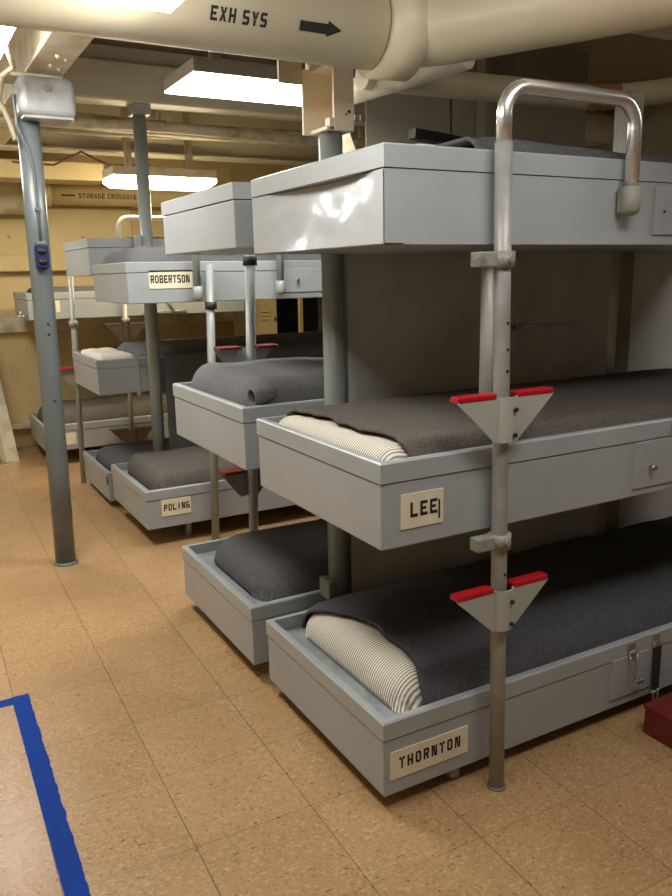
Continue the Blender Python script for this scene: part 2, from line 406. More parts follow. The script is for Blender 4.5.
# draw latches on the long side of the lowest and middle bunks
def latch(b, x, yf, z, open_=True):
    l = MB().box(x-.016, x+.016, yf-.004, yf, z, z+.03, .001).box(x-.018, x+.018, yf-.012, yf-.004, z-.008, z+.003, .002).build('latch', 'brightsteel', b)
    if open_:
        q = MB()
        for sx in (-.014, .014): q.tube([(x+sx, yf-.01, z-.005), (x+sx*.9, yf-.014, z-.05), (x+.012+sx*.8, yf-.026, z-.085)], .003, 8)
        q.obox((x+.012, yf-.026, z-.085), (.016, .006, .006), bev=.002); q.build('hook', 'brightsteel', l)
    return l
latch(a1, .868, 0, .215)
l2 = latch(a1, .972, 0, .219, False)
MB().box(.957, .989, -.012, -.008, .06, .214, .001).build('strap', 'webbing', l2)
q = MB()
for sx in (-.012, .012): q.tube([(.972+sx, -.012, .07), (.972+sx*.6, -.016, .02)], .003, 8)
q.tube([(.956, -.012, .062), (.988, -.012, .062)], .004, 8).build('hook', 'brightsteel', l2)
latch(a2, .96, -.022, .885, False); latch(a2, .985, -.022, .73, False)
# dented end of the top bunk: a separate skin sheet hammered out of true
def dent(u, v):
    yy = -.018+.682*u; z = 1.388+.15*v
    n = noise.noise(Vector((yy*5.+3, z*9, 1.7)))*.010 + noise.noise(Vector((yy*13, z*17, 4.2)))*.005
    w_ = min(1, 6*u*(1-u))
    push = .026*v*v*(math.sin(PI*min(1., u*1.15))**.8) + .008*math.sin(PI*v)*math.exp(-((u-.55)/.25)**2)
    return Vector((-.004+w_*(push+(n+.004)*math.sin(PI*min(1, v*.8+.05))), yy, z))
MB().grid(dent, 64, 24).build('dented_end', mat('dented_enamel', (178, 182, 184), .2, var=.04, scale=3, bump=.12, bscale=14), a3)
# feet
for x, y in ((.245, .045), (1.7, .1), (.25, .6), (1.7, .6)):
    MB().tube([(x, y, .052), (x, y, .034)], .011, 12).tube([(x, y, .036), (x, y, .022), (x, y, .004), (x, y, 0)], [.016, .02, .02, .016], 14).build('foot', 'steel', a1)

# B: second stack, back to back with the first
b1 = bunk(-.017, .78, .058, .208, .713, L, 'lowest bunk of the second stack, directly behind the nearest lowest bunk', G_B, 'grey')
b2 = bunk(-.0166, .774, .73, .20, .70, L, 'middle bunk of the second stack under a puffed grey blanket', G_B, 'grey')
b3 = bunk(-.0143, .78, 1.408, .188, .70, L, 'topmost bunk of the second stack beside the dented bunk', G_B, 'grey')
for x, y in ((.3, .9), (1.7, .9), (.3, 1.4), (1.7, 1.4)): MB().tube([(x, y, .065), (x, y, 0)], .014, 12).build('foot', 'steel', b1)
# C: third stack across the aisle
c1 = bunk(.057, 2.278, .094, .20, .70, L, 'lowest bunk of the third stack with a small card below a folded blanket', G_C, 'greyB',
          card=(.135, .288, .154, .24), letters=('POLING', .147, .181, .033, .0165, .0065))
c3 = bunk(.045, 2.281, 1.208, .193, .70, L, 'upper bunk of the third stack with a long white name card', G_C, 'greyB',
          card=(.152, .365, 1.276, 1.361), letters=('ROBERTSON', .160, 1.302, .036, .0165, .0052))
flap(c3, .86, 1.09, 2.284, 1.24, 1.36, (.93, 1.3))
for x, y in ((.3, 2.38), (1.7, 2.38), (.3, 2.86), (1.7, 2.86)): MB().tube([(x, y, .094), (x, y, 0)], .017, 12).build('foot', 'greyB', c1)
# D: fourth stack, back to back with the third
d1 = bunk(.055, 3.075, .048, .176, .68, L, 'lowest bunk of the fourth stack, just behind the folded blanket bunk', G_D, 'greyB')
d2 = bunk(.045, 3.075, .678, .2, .68, L, 'middle bunk of the fourth stack with a folded white sheet at its end', G_D, 'greyB')
d3 = bunk(.052, 3.075, 1.345, .2, .68, L, 'topmost bunk of the fourth stack below the far white pipe', G_D, 'greyB')
for b_, z in ((c3, 1.25), (d3, 1.38)):
    yy = 2.97 if b_ is c3 else 3.05
    MB().box(.34, .39, yy, yy+.03, z, z+.12, .002).build('post_bracket', 'greyB', b_)
MB().box(.052, .055, 3.08, 3.1, .15, .2).build('stop', 'blackm', d1)
MB().box(.262, .285, 3.066, 3.075, .66, .9, .001).build('strap', 'greyB', d2)
for x, y in ((.3, 3.2), (1.7, 3.2), (.3, 3.65), (1.7, 3.65)): MB().tube([(x, y, .048), (x, y, 0)], .017, 12).build('foot', 'greyB', d1)
# E: far stack along the hull
e1 = bunk(-.082, 4.4, .112, .19, .67, 1.66, 'lowest bunk of the far stack against the hull', G_E, 'greyB', card=(.065, .14, .15, .235))
e2 = bunk(-.105, 4.4, 1.055, .187, .67, 1.62, 'upper bunk of the far stack against the hull', G_E, 'greyB', card=(.083, .112, 1.105, 1.185))
for x, y in ((.2, 4.5), (1.45, 4.5), (.2, 4.95), (1.45, 4.95)): MB().tube([(x, y, .112), (x, y, 0)], .017, 12).build('foot', 'greyB', e1)
br = MB().tube([(.93, 4.39, 1.08), (1.03, 4.39, 1.08)], .006, 8).tube([(.70, 4.39, 1.08), (.98, 4.39, 1.08)], .005, 8).tube([(.86, 4.39, 1.2), (.93, 4.39, 1.08)], .008, 8); br.build('brace', 'steel', e2)
for x in (.3, 1.3): MB().box(x-.02, x+.02, 5.06, 5.24, 1.05, 1.075).build('wall_bracket', 'creamworn', e2)
MB().tube([(-.19, 4.43, 1.085), (-.10, 4.43, 1.08)], .008, 8).tube([(-.15, 4.43, 1.08), (-.15, 4.43, 1.12)], .006, 8).build('hinge_pin', 'brightsteel', e2)

# ------------------------------------------------------------------ bedding
def soft_h(x, y, x0, x1, y0, y1, z0, zt, r, amp=.006, seed=0, fr=5., bumps=()):
    ex = max(0., 1-min(x-x0, x1-x)/r); ey = max(0., 1-min(y-y0, y1-y)/r)
    e2 = min(1., ex*ex+ey*ey); k = math.sqrt(max(0., 1-e2))
    h = (zt-z0)*k
    n = noise.noise(Vector((x*fr+seed*7.1, y*fr, seed)))*amp + noise.noise(Vector((x*fr*2.7, y*fr*2.7+seed, 3.3+seed)))*amp*.45
    for bx, by, br_, bh in bumps:
        h += bh*math.exp(-((x-bx)**2+(y-by)**2)/(br_*br_))*k
    return z0+max(0., h+n*k)
def rounded(x, y, x0, x1, y0, y1, r):
    """pull a point of the grid's square corner onto the rounded outline"""
    cx = min(max(x, x0+r), x1-r); cy = min(max(y, y0+r), y1-r)
    d = math.hypot(x-cx, y-cy)
    return (x, y) if d <= r else (cx+(x-cx)*r/d, cy+(y-cy)*r/d)
def eased(s): return .5-.5*math.cos(PI*s)
def soft(name, m, x0, x1, y0, y1, z0, zt, r, label, cat, group=None, nu=70, nv=34, parent=None, **kw):
    f = lambda u, v: (lambda x, y: Vector((x, y, soft_h(x, y, x0, x1, y0, y1, z0, zt, r, **kw))))(*rounded(x0+(x1-x0)*eased(u), y0+(y1-y0)*eased(v), x0, x1, y0, y1, r))
    o = MB().grid(f, nu, nv, True).build(name, m, parent)
    if label: tag(o, label, cat, group)
    return o
def lerp_pts(pts, t):
    for (a, va), (b_, vb) in zip(pts, pts[1:]):
        if t <= b_: 
            s = (t-a)/(b_-a); s = s*s*(3-2*s)*.5+s*.5
            return va+(vb-va)*s
    return pts[-1][1]
def cover(m, edge, x0, x1, y0, y1, z0, zt, r, label, group, th=.009, grow=.006, nu=80, nv=44, ragged=.004, **kw):
    """blanket spread over a mattress; its head edge follows edge(y)"""
    X0, X1, Y0, Y1 = x0-grow, x1+grow, y0-grow, y1+grow
    def f(u, v):
        y = Y0+(Y1-Y0)*eased(v)
        s = lerp_pts(edge, y)+noise.noise(Vector((y*24, 5.5, x0)))*ragged
        x = s+(X1-s)*(.5*u+.5*(1-math.cos(PI*u*.5)))
        lip = .004*math.exp(-((x-s)/.012)**2)
        x, y = rounded(x, y, X0, X1, Y0, Y1, r)
        return Vector((x, y, soft_h(x, y, X0, X1, Y0, Y1, z0-.002, zt+.004, r, **kw)+.003+lip))
    o = MB().grid(f, nu, nv).build('blanket', m)
    md = o.modifiers.new('thickness', 'SOLIDIFY'); md.thickness = th; md.offset = 1.
    return tag(o, label, 'blanket', group)

GBL = 'grey wool blankets on the bunks'
# A1: striped ticking shows at the head
zp = .052+.203-.0385
kw = dict(amp=.010, seed=1, fr=4., bumps=((.07, .32, .12, .018), (.1, .13, .12, .006), (.3, .3, .3, .008)))
soft('mattress', 'ticking', .084, 1.9, .03, .655, zp, .308, .085, 'striped ticking mattress in the lowest nearest bunk', 'mattress', 'striped mattresses', **kw)
cover('bl_blue', [(0, .13), (.05, .14), (.12, .165), (.20, .178), (.27, .17), (.33, .185), (.42, .16), (.52, .13), (.60, .105), (.70, .10)], .084, 1.9, .03, .655, zp, .308, .085,
      'blue-black blanket on the lowest bunk of the nearest stack', GBL, **kw)
# A2
zp = .713+.203-.0385
kw = dict(amp=.008, seed=4, fr=4., bumps=((.6, .3, .5, .006),))
soft('mattress', 'ticking', .010, 1.88, .008, .625, zp, .928, .045, 'white striped mattress end in the middle nearest bunk', 'mattress', 'striped mattresses', **kw)
cover('bl_brown', [(-.02, .075), (.03, .065), (.08, .082), (.15, .078), (.2, .06), (.26, .075), (.33, .062), (.37, .085), (.45, .07), (.55, .075), (.65, .06)], .010, 1.88, .008, .625, zp, .928, .045,
      'charcoal brown blanket on the middle bunk of the nearest stack', GBL, ragged=.014, **kw)
# A3: only its hump shows over the rim
zp = 1.386+.203-.0385
kw = dict(amp=.008, seed=9, fr=4.)
soft('mattress', 'white', .1, 1.88, .02, .63, zp, 1.604, .05, 'white mattress edge on the topmost nearest bunk', 'mattress', **kw)
cover('bl_slate', [(0, .27), (.3, .26), (.64, .24)], .1, 1.88, .02, .63, zp, 1.606, .05, 'slate blanket on the topmost bunk of the nearest stack', GBL, **{**kw, 'bumps': ((.45, .12, .16, .012), (.36, .1, .08, .008))})
# B: blankets tucked right round
zb = lambda z, h: z+h-.0385
soft('blanket', 'bl_slate', .058, 1.88, .815, 1.45, zb(.065, .202), .328, .15, 'slate blanket tucked flat on the lowest bunk of the second stack', 'blanket', GBL, amp=.007, seed=12, fr=3.)
o = soft('blanket', 'bl_mid', .02, 1.88, .805, 1.45, zb(.73, .2), 1.005, .085, 'puffed mid grey blanket with a rolled corner on the second stack middle bunk', 'blanket', GBL, amp=.014, seed=15, fr=3.5)
q = MB().tube([(.036, .824, .950), (.06, .826, .952), (.10, .834, .952), (.15, .85, .945)], [.030, .031, .028, .016], 18, cap=False)
q = q.build('rolled_corner', 'bl_mid', o); md = q.modifiers.new('thickness', 'SOLIDIFY'); md.thickness = .007
soft('blanket', 'bl_slate', .25, 1.88, .815, 1.45, zb(1.408, .188), 1.635, .12, 'slate blanket heaped on the topmost bunk of the second stack', 'blanket', GBL, amp=.008, seed=17, fr=3.)
# C
soft('blanket', 'bl_brown', .125, 1.2, 2.32, 2.94, zb(.094, .2), .362, .07, 'folded dark blanket on the lowest bunk of the third stack', 'blanket', GBL, amp=.008, seed=20, fr=4.)
soft('blanket', 'bl_mid', .072, 1.92, 2.34, 2.95, zb(1.208, .193), 1.472, .085, 'rumpled mid grey blanket on the upper bunk of the third stack', 'blanket', GBL, amp=.016, seed=22, fr=7.)
# D
soft('blanket', 'bl_slate', .11, 1.92, 3.11, 3.72, zb(.048, .176), .265, .09, 'thin slate blanket on the lowest bunk of the fourth stack', 'blanket', GBL, amp=.006, seed=25)
soft('blanket', 'bl_mid', .30, 1.92, 3.11, 3.72, zb(.678, .2), .925, .07, 'grey blanket on the middle bunk of the fourth stack', 'blanket', GBL, amp=.006, seed=27)  # lighter wool stands in for lamp light grazing the top
o = soft('sheet', 'white', .075, .29, 3.13, 3.70, zb(.678, .2), .897, .03, 'folded white sheet at the end of the fourth stack middle bunk', 'sheet', None, 24, 30, amp=.008, seed=29, fr=14.)
soft('blanket', 'bl_brown', .27, 1.93, 3.11, 3.72, zb(1.345, .2), 1.562, .06, 'dark blanket on the topmost bunk of the fourth stack', 'blanket', GBL, amp=.006, seed=31)
# E
soft('blanket', 'bl_brown', -.045, 1.54, 4.44, 5.03, zb(.112, .19), .40, .11, 'dark blanket on the lowest bunk of the far stack', 'blanket', GBL, amp=.006, seed=33)
soft('blanket', 'bl_slate', -.03, 1.47, 4.44, 5.03, zb(1.05, .187), 1.275, .06, 'slate blanket on the upper bunk of the far stack', 'blanket', GBL, amp=.005, seed=35)

# ------------------------------------------------------------------ aisle poles with steps
def step(p, cx, yp, z, s, lean=0., wt=.15, wb=.04, h=.122, dep=.062, tm='red', pm='plate'):
    """V plate clamped on the pole; s = -1 plate faces -y, +1 faces +y"""
    yf = yp+s*.0235
    pl = MB()
    # one pressed plate: flat wings, half-round boss over the pole
    prof = [-wt]+[-.034+.0*k for k in (0,)]+[-.0265*math.cos(PI*k/12) for k in range(13)]+[.034, wt]
    dy = [0, 0]+[.0265*math.sin(PI*k/12)*.55 for k in range(13)]+[0, 0]
    def wing(x, top): 
        if top: return z
        a = abs(x); return z-h if a <= wb else z-h+(h-.006)*(a-wb)/(wt-wb)
    xs = []
    for x, d in zip(prof, dy):
        xs.append((x, d))
        if x == -.034: xs[-1:] = [(-wb, 0), (x, d)]
        if x == .034: xs[-1:] = [(x, d), (wb, 0)]
    rows = []
    for x, d in xs:
        rows.append([pl.bm.verts.new((cx+x, yf+s*(d+k), wing(x, t))) for k in (0, .004) for t in (0, 1)])
    for a, b_ in zip(rows, rows[1:]):
        for q in ((0, 1), (3, 2), (1, 3), (2, 0)):
            pl.bm.faces.new((a[q[0]], a[q[1]], b_[q[1]], b_[q[0]]))
    pl.bm.faces.new((rows[0][0], rows[0][1], rows[0][3], rows[0][2])); pl.bm.faces.new((rows[-1][0], rows[-1][1], rows[-1][3], rows[-1][2]))
    for a in (-1, 1):
        x0, x1 = sorted((cx+a*.032, cx+a*wt)); y0, y1 = sorted((yf+s*.002, yf-s*dep)); pl.box(x0, x1, y0, y1, z-.002, z+.002)
    pl = pl.build('step', pm, p)
    for a in (-1, 1):
        x0, x1 = sorted((cx+a*.031, cx+a*(wt+.001)))
        y0, y1 = sorted((yf+s*.0055, yf-s*dep))
        MB().box(x0, x1, y0, y1, z-.005, z+.010, .004).build('tread', tm, pl)
    for dz in (-.03, -h+.016):
        MB().tube([(cx+.012, yf+s*.014, z+dz), (cx+.012, yf+s*.024, z+dz)], .0055, 10).build('bolt', 'blackm', pl)
    return pl
def clamp(p, x, y, z, s, arm=True, m='scuffed'):
    c = MB().tube([(x, y, z-.018), (x, y, z+.018)], .0285, 20)
    if arm: c.obox((x-.042, y-s*.004, z), (.034, .017, .017), bev=.004)
    c.tube([(x+.0, y+s*.026, z), (x+.0, y+s*.034, z)], .007, 10)
    return c.build('clamp', m, p)
def loop_pts(x0, x1, y, z0, zt, z1, r=.05, dx0=0, n=8):
    pts = [(x0, y, z0)]
    for k in range(n+1):
        a = PI/2*k/n; pts.append((x0+r-r*math.cos(a), y, zt-r+r*math.sin(a)))
    for k in range(n+1):
        a = PI/2*k/n; pts.append((x1-r+r*math.sin(a), y, zt-r+r*math.cos(a)))
    pts.append((x1, y, z1)); return pts
def boot(p, x, y, z, s, m='bootgrey'):
    b_ = MB().tube([(x, y, z+.033), (x, y, z+.031), (x, y, z-.022), (x, y, z-.032), (x, y, z-.036)], [.019, .024, .024, .018, .008], 16)
    b_.box(x-.022, x+.022, min(y, y-s*.024), max(y, y-s*.024), z-.03, z+.033, .004)
    return b_.build('boot', m, p)
# A pole
yp = -.05
pA = thing('bunk_pole', (.315, yp, 0), 'steel pole with two red steps at the nearest stack, topped by a chrome loop', 'pole', 'aisle poles with red steps')
X = lambda z: .318-.030*z/1.6
MB().tube([(X(z), yp, z) for z in (0, .4, .8, 1.2, 1.6)], .0195, 20).build('tube', 'steel', pA)
MB().tube([(X(0), yp, 0), (X(0), yp, .003), (X(0), yp, .006)], [.026, .025, .021], 20).build('base_collar', 'housing', pA)
MB().tube(loop_pts(X(1.6), .695, yp, 1.60, 1.718, 1.515, .06), .0172, 18).build('grab_loop', 'chrome', pA)
boot(pA, .695, yp, 1.49, -1)
clamp(pA, X(1.355), yp, 1.352, -1); clamp(pA, X(.66), yp, .684, -1)
step(pA, X(1.04)-.004, yp, 1.043, -1, wt=.142, wb=.034, h=.106, dep=.026); step(pA, X(.56)-.006, yp, .567, -1, wt=.142, wb=.034, h=.104, dep=.026)
for z in (1.10, 1.15, .60, 1.21): MB().tube([(X(z)+.002, yp-.017, z), (X(z)+.002, yp-.0202, z)], .0042, 10).build('pin_hole', 'blackm', pA)
MB().tube([(.345, .062, .94), (.345, .062, 1.372)], .016, 14).build('stay_rod', 'panel', pA)
# B pole
yp = 1.54
pB = thing('bunk_pole', (.33, yp, 0), 'steel pole with red steps on the far side of the second stack', 'pole', 'aisle poles with red steps')
MB().tube([(.312, yp, 0), (.355, yp, 1.42)], .02, 16).build('tube', 'postgrey', pB)
clamp(pB, .354, yp, 1.385, 1, False, 'blackm')
step(pB, .322, yp, 1.04, 1, wt=.13, tm='darkred', pm='postgrey'); step(pB, .318, yp, .53, 1, wt=.13, tm='darkred', pm='postgrey')
MB().tube(loop_pts(.355, .74, yp, 1.42, 1.66, 1.5, .055), .018, 14).build('grab_loop', 'chrome', pB); boot(pB, .74, yp, 1.47, 1)
# C pole
yp = 2.23
pC = thing('bunk_pole', (.41, yp, 0), 'slim grey pole beside the long white name card', 'pole', 'aisle poles with red steps')
MB().tube([(.392, yp, 0), (.437, yp, 1.39)], .02, 16).build('tube', 'postgrey', pC)
clamp(pC, .434, yp, 1.19, -1, False, 'blackm')
MB().tube(loop_pts(.371, .812, yp, 1.275, 1.6, 1.29, .055), .018, 14).build('grab_loop', 'postgrey', pC)
boot(pC, .371, yp, 1.25, -1, 'postgrey'); boot(pC, .812, yp, 1.268, -1, 'postgrey')
# D pole
yp = 3.80
pD = thing('bunk_pole', (.07, yp, 0), 'thin steel pole with a red step behind the white sheet bunk', 'pole', 'aisle poles with red steps')
MB().tube([(.052, yp, 0), (.09, yp, 1.5)], .017, 14).build('tube', 'steel', pD)
clamp(pD, .078, yp, 1.05, 1, False); step(pD, .085, yp, .765, 1, wt=.14)
MB().tube(loop_pts(.41, .80, yp, 1.5, 1.71, 1.48, .07), .016, 14).build('grab_loop', 'plate', pD)
boot(pD, .41, yp, 1.48, 1)
boot(pD, .80, yp, 1.46, 1)
# E pole
yp = 4.34
pE = thing('bunk_pole', (.54, yp, 0), 'thin grey pole with two steps darkened as if backlit at the far hull stack', 'pole', 'aisle poles with red steps')
MB().tube([(.528, yp, 0), (.556, yp, 1.24)], .017, 14).build('tube', 'steel', pE)
step(pE, .545, yp, 1.0, -1, wt=.145, tm='backlittread', pm='backlittread'); step(pE, .535, yp, .228, -1, wt=.155, tm='backlittread', pm='backlittread')  # dark colour stands in for these steps being backlit
clamp(pE, .55, yp, 1.03, -1, False)

# ------------------------------------------------------------------ posts
# near centre post with its hanging channel bracket
pc = thing('support_post', (.272, .733, 0), 'grey round post hung from a cream bracket behind the nearest stack', 'post')
MB().tube([(.290, .735, 0), (.290, .735, 1.745)], .036, 28).build('shaft', 'postgrey', pc)
br = MB()
x0, x1, y0, y1, z0, z1 = .226, .338, .675, .795, 1.738, 1.922
br.box(x0+.045, x1, y0, y0+.012, z0, z1, .003).box(x0, x1, y1-.012, y1, z0, z1, .003)
br.box(x0+.02, x1, y0+.001, y1-.001, z0, z0+.012, .003).box(x0+.03, x1, y0+.001, y1-.001, z1-.012, z1, .003).box(x1-.012, x1, y0+.001, y1-.001, z0+.001, z1-.001)
br.box(x0+.03, x0+.05, y0+.001, y0+.03, z0, z0+.035, .002)
br = br.build('bracket', mat('peach_cream_paint', (246, 230, 204), .45, var=.05, scale=8), pc)
MB().box(.245, .33, .67, .80, z1, 1.957).box(.15, .226, .786, .796, 1.88, 1.957).build('hanger_plate', 'creamworn', br)
MB().sphere((.315, .664, 1.79), .005, 8).sphere((.305, .664, 1.782), .003, 8).build('screw', 'blackm', br)
MB().box(.232, .256, .70, .77, .262, .33, .003).build('lug', 'postgrey', pc)
# square second post further along
sp = thing('support_post', (1.56, .733, 0), 'square grey post between the two panels behind the nearest bunks', 'post')
MB().box(1.525, 1.60, .70, .772, 0, 1.96, .004).build('shaft', 'olive', sp)
# stowed clip and rod on the panel
cl = thing('clip', (1.02, .715, 1.12), 'small clip with a rod on the grey panel', 'clip')
MB().box(.995, 1.055, .712, .724, 1.115, 1.14, .002).build('tab', 'plate', cl); MB().tube([(1.05, .718, 1.128), (1.34, .718, 1.135)], .006, 10).build('rod', 'panel', cl)
MB().tube([(1.012, .7125, 1.128), (1.012, .710, 1.128)], .006, 10).build('hole', 'blackm', cl)
# tall post in the left aisle
lp = thing('support_post', (-.34, 2.30, 0), 'blue grey post standing alone in the left aisle', 'post')
PX = lambda z: -.342+.012*z
MB().tube([(PX(z), 2.30, z) for z in (0, .5, 1., 1.5, 2.0)], .047, 30).build('shaft', 'postblue', lp)
MB().tube([(PX(0), 2.30, 0), (PX(0), 2.30, .006), (PX(0), 2.30, .012)], [.057, .055, .048], 28).build('base_collar', 'postblue', lp)
MB().box(-.4, -.17, 2.22, 2.38, 2.15, 2.166, .003).build('head_plate', 'creamworn', lp)
hh = MB()
for z in (1.135, 1.09, .79): hh.sphere((PX(z)+.004, 2.2535, z), .006, 8)
hh.build('screw', 'blackm', lp)
# grey post between third and fourth stacks
mp2 = thing('support_post', (.37, 3.02, 0), 'grey post between the third and fourth stacks', 'post')
MB().tube([(.352, 3.02, 0), (.372, 3.02, 2.2)], .0355, 26).build('shaft', 'postgrey', mp2)
MB().box(.325, .425, 2.965, 3.075, 2.185, 2.237, .004).build('head_plate', 'jbox', mp2)
MB().box(.300, .330, 2.984, 3.05, 1.40, 1.56, .003).build('bracket', 'postgrey', mp2)
# junction box and outlet on the left post
jb = thing('junction_box', (-.26, 2.24, 1.985), 'silver grey box at the head of the left aisle post', 'box')
MB().box(-.366, -.135, 2.17, 2.36, 1.995, 2.15, .03, 4).build('cover', 'jbox', jb)
MB().box(-.352, -.149, 2.185, 2.345, 1.985, 1.997, .004).build('back_plate', 'jbox', jb)
MB().tube([(-.255, 2.169, 2.10), (-.255, 2.155, 2.10)], .012, 12).sphere((-.262, 2.157, 2.104), .008, 8).build('screw', 'steel', jb)
ot = thing('outlet', (-.323, 2.24, 1.375), 'navy double outlet halfway up the left aisle post', 'outlet')
MB().box(-.353, -.297, 2.225, 2.256, 1.378, 1.476, .004).build('body', 'navy', ot)
for z in (1.405, 1.45):
    MB().tube([(-.325, 2.2255, z), (-.325, 2.221, z), (-.325, 2.2225, z)], [.019, .019, .014], 20).build('socket', 'blackm', ot)
MB().box(-.346, -.304, 2.228, 2.254, 1.476, 1.49, .003).build('cable_gland', 'postblue', ot)
cb = MB().tube([(-.372, 2.236, 2.08), (-.375, 2.238, 1.96), (-.352, 2.243, 1.90), (-.335, 2.247, 1.86), (-.325, 2.248, 1.78), (-.322, 2.248, 1.66), (-.324, 2.247, 1.49)], .0055, 10)
cb.box(-.336, -.308, 2.238, 2.25, 1.618, 1.632, .002)
tag(cb.build('conduit', 'postblue'), 'grey conduit running down the left post to the navy outlet', 'conduit')

# ------------------------------------------------------------------ pipes overhead
def mp_on_pipe(xs, ya, za, Rr, a0, sgn=1):
    # u along +x, v up round the pipe's near side; a measured from straight at -y, positive up
    return lambda u, v, k: Vector((xs+u, ya-math.cos(a0+v/Rr)*(Rr+.0004+.0008*k), za+math.sin(a0+v/Rr)*(Rr+.0004+.0008*k)))
ex = thing('exhaust_pipe', (-.6, .36, 1.83), 'large cream overhead pipe stencilled EXH SYS with a black arrow', 'pipe')
ya, za, Rp = .36, 1.925, .098
MB().tube([(-2.38, ya, za), (-1.2, ya, za), (.2, ya, za)], Rp, 40).build('straight_run', 'pipe', ex)
el = [(.2, ya, za)]
for k in range(1, 9):
    a = math.radians(62)*k/8; el.append((.2+.20*math.sin(a), ya-.20*(1-math.cos(a)), za-.0*k))
dx, dy = math.cos(math.radians(62)), -math.sin(math.radians(62)); e0 = el[-1]
for k in (.4, .9, 1.6): el.append((e0[0]+dx*k, e0[1]+dy*k, za))
for x in (-1.1, -.75, .1): MB().box(x-.015, x+.015, ya-.004, ya+.004, za+.09, 2.52).build('hanger', 'pipe', ex)
MB().tube(el, .088, 36).build('elbow_run', 'pipe', ex)
MB().tube([(.205, ya, za), (.208, ya, za), (.305, ya-.012, za), (.31, ya-.012, za)], [.097, .117, .117, .09], 40).build('flange', 'pipe', ex)
tl = MB(); lettering(tl, 'EXH SYS', mp_on_pipe(-.25, ya, za, Rp, math.radians(-37)), .028, .0145, .0065, 4); tl.build('lettering', 'black', ex)
ar = MB()
am = mp_on_pipe(-.038, ya, za, Rp, math.radians(-38))
def quad_on(mb, q, mp_, n=5):
    vs = {}
    for i in range(n+1):
        for j in range(n+1):
            a, b_ = i/n, j/n
            x = (q[0][0]*(1-a)+q[1][0]*a)*(1-b_)+(q[3][0]*(1-a)+q[2][0]*a)*b_; y = (q[0][1]*(1-a)+q[1][1]*a)*(1-b_)+(q[3][1]*(1-a)+q[2][1]*a)*b_
            vs[i, j] = mb.bm.verts.new(mp_(x, y, 1))
    for i in range(n):
        for j in range(n): mb.bm.faces.new((vs[i, j], vs[i+1, j], vs[i+1, j+1], vs[i, j+1]))
quad_on(ar, [(0, .006), (.072, .006), (.072, .027), (0, .027)], am); quad_on(ar, [(.071, .0), (.107, .0165), (.107, .0175), (.071, .034)], am)
ar.build('arrow', 'black', ex)
o = MB().tube([(.60, 1.06, 2.0), (1.0, 1.06, 2.004), (1.62, 1.06, 2.016), (1.74, 1.04, 2.018), (1.83, .98, 2.02), (1.89, .88, 2.02), (2.1, .4, 2.03), (2.4, -.3, 2.04)], .048, 24).build('branch_pipe', 'oldpipe')
tag(o, 'stained beige pipe passing behind the chrome loop', 'pipe')
o = MB().tube([(1.66, 1.056, 2.0165), (1.74, 1.04, 2.018), (1.80, 1.0, 2.0194)], .0495, 24).build('primer_patch', 'rust', None)
tag(o, 'orange brown band on the stained beige pipe bend', 'band')
o = MB().tube([(.62, 1.25, 1.97), (.70, .95, 1.985), (.775, .70, 2.0)], [.042, .045, .043], 22).box(.64, .66, 1.13, 1.138, 1.98, 2.3).build('lagged_pipe', 'lagging')
tag(o, 'lumpy pale lagged pipe right of the cream bracket', 'pipe')
# far hull pipe with faint stencil
fp = thing('hull_pipe', (1.5, 5.06, 1.85), 'tan pipe along the far hull with faint black stencilling', 'pipe')
MB().tube([(.19, 5.06, 1.965), (3.88, 5.06, 1.965)], .078, 28).build('run', 'tan', fp)
MB().tube([(.17, 5.06, 1.965), (.23, 5.06, 1.965)], .09, 28).build('collar', 'tan', fp)
tl = MB(); lettering(tl, 'STORAGE CROSSOVER', mp_on_pipe(.43, 5.06, 1.965, .078, math.radians(-22)), .034, .021, .008, 3); quad_on(tl, [(-.13, .010), (-.03, .010), (-.03, .024), (-.13, .024)], mp_on_pipe(.43, 5.06, 1.965, .078, math.radians(-22)))
tl.build('lettering', 'brownink', fp)
tag(MB().tube([(-2.4, 5.08, 1.885), (.17, 5.08, 1.885)], .072, 26).box(-1.0, -.96, 5.1, 5.268, 1.80, 1.82).build('hull_pipe', 'creamworn'), 'cream pipe along the hull left of the blue grey post', 'pipe')
for x in (.9, 2.2, 3.4): MB().box(x-.02, x+.02, 5.1, 5.268, 1.885, 1.895).build('wall_bracket', 'tan', fp)
# conduits strapped under the deck between beams
for i, (y, z, r_, m, lb) in enumerate(((3.26, 2.17, .03, 'lagging', 'thick pale conduit under the deck, nearest of the bundle'), (3.40, 2.20, .045, 'lagging', 'thickest pale conduit under the deck behind the middle post'), (3.53, 2.18, .02, 'creamworn', 'thin cream conduit at the back of the deck bundle'))):
    tag(MB().tube([(x, y+.006*math.sin(x*5+i), z+.008*math.sin(x*3.1+i*2)) for x in [-2.4+.2*k for k in range(31)]], r_, 12).box(-.9, -.88, y-.004, y+.004, z, 2.52).box(.6, .62, y-.004, y+.004, z, 2.52).box(1.9, 1.92, y-.004, y+.004, z, 2.52).build('deck_conduit', m), lb, 'conduit', 'conduits bundled under the deck')
# tan duct near the hull
tag(MB().box(-2.38, .50, 4.42, 4.72, 2.0, 2.12, .006).box(-2.398, -2.38, 4.5, 4.6, 2.0, 2.5).build('duct', 'tan'), 'tan square duct ending beside the far lamp', 'duct')
cb = MB().tube([(-.15, 4.1, 2.06), (.1, 4.09, 2.05), (.2, 4.08, 2.1), (.28, 4.08, 2.14), (.36, 4.08, 2.1), (.46, 4.06, 2.06), (.62, 4.02, 2.06), (.7, 4.0, 2.06)], .007, 8)
tag(cb.build('cable', 'browncable'), 'brown cable looping to the far lamp', 'cable')
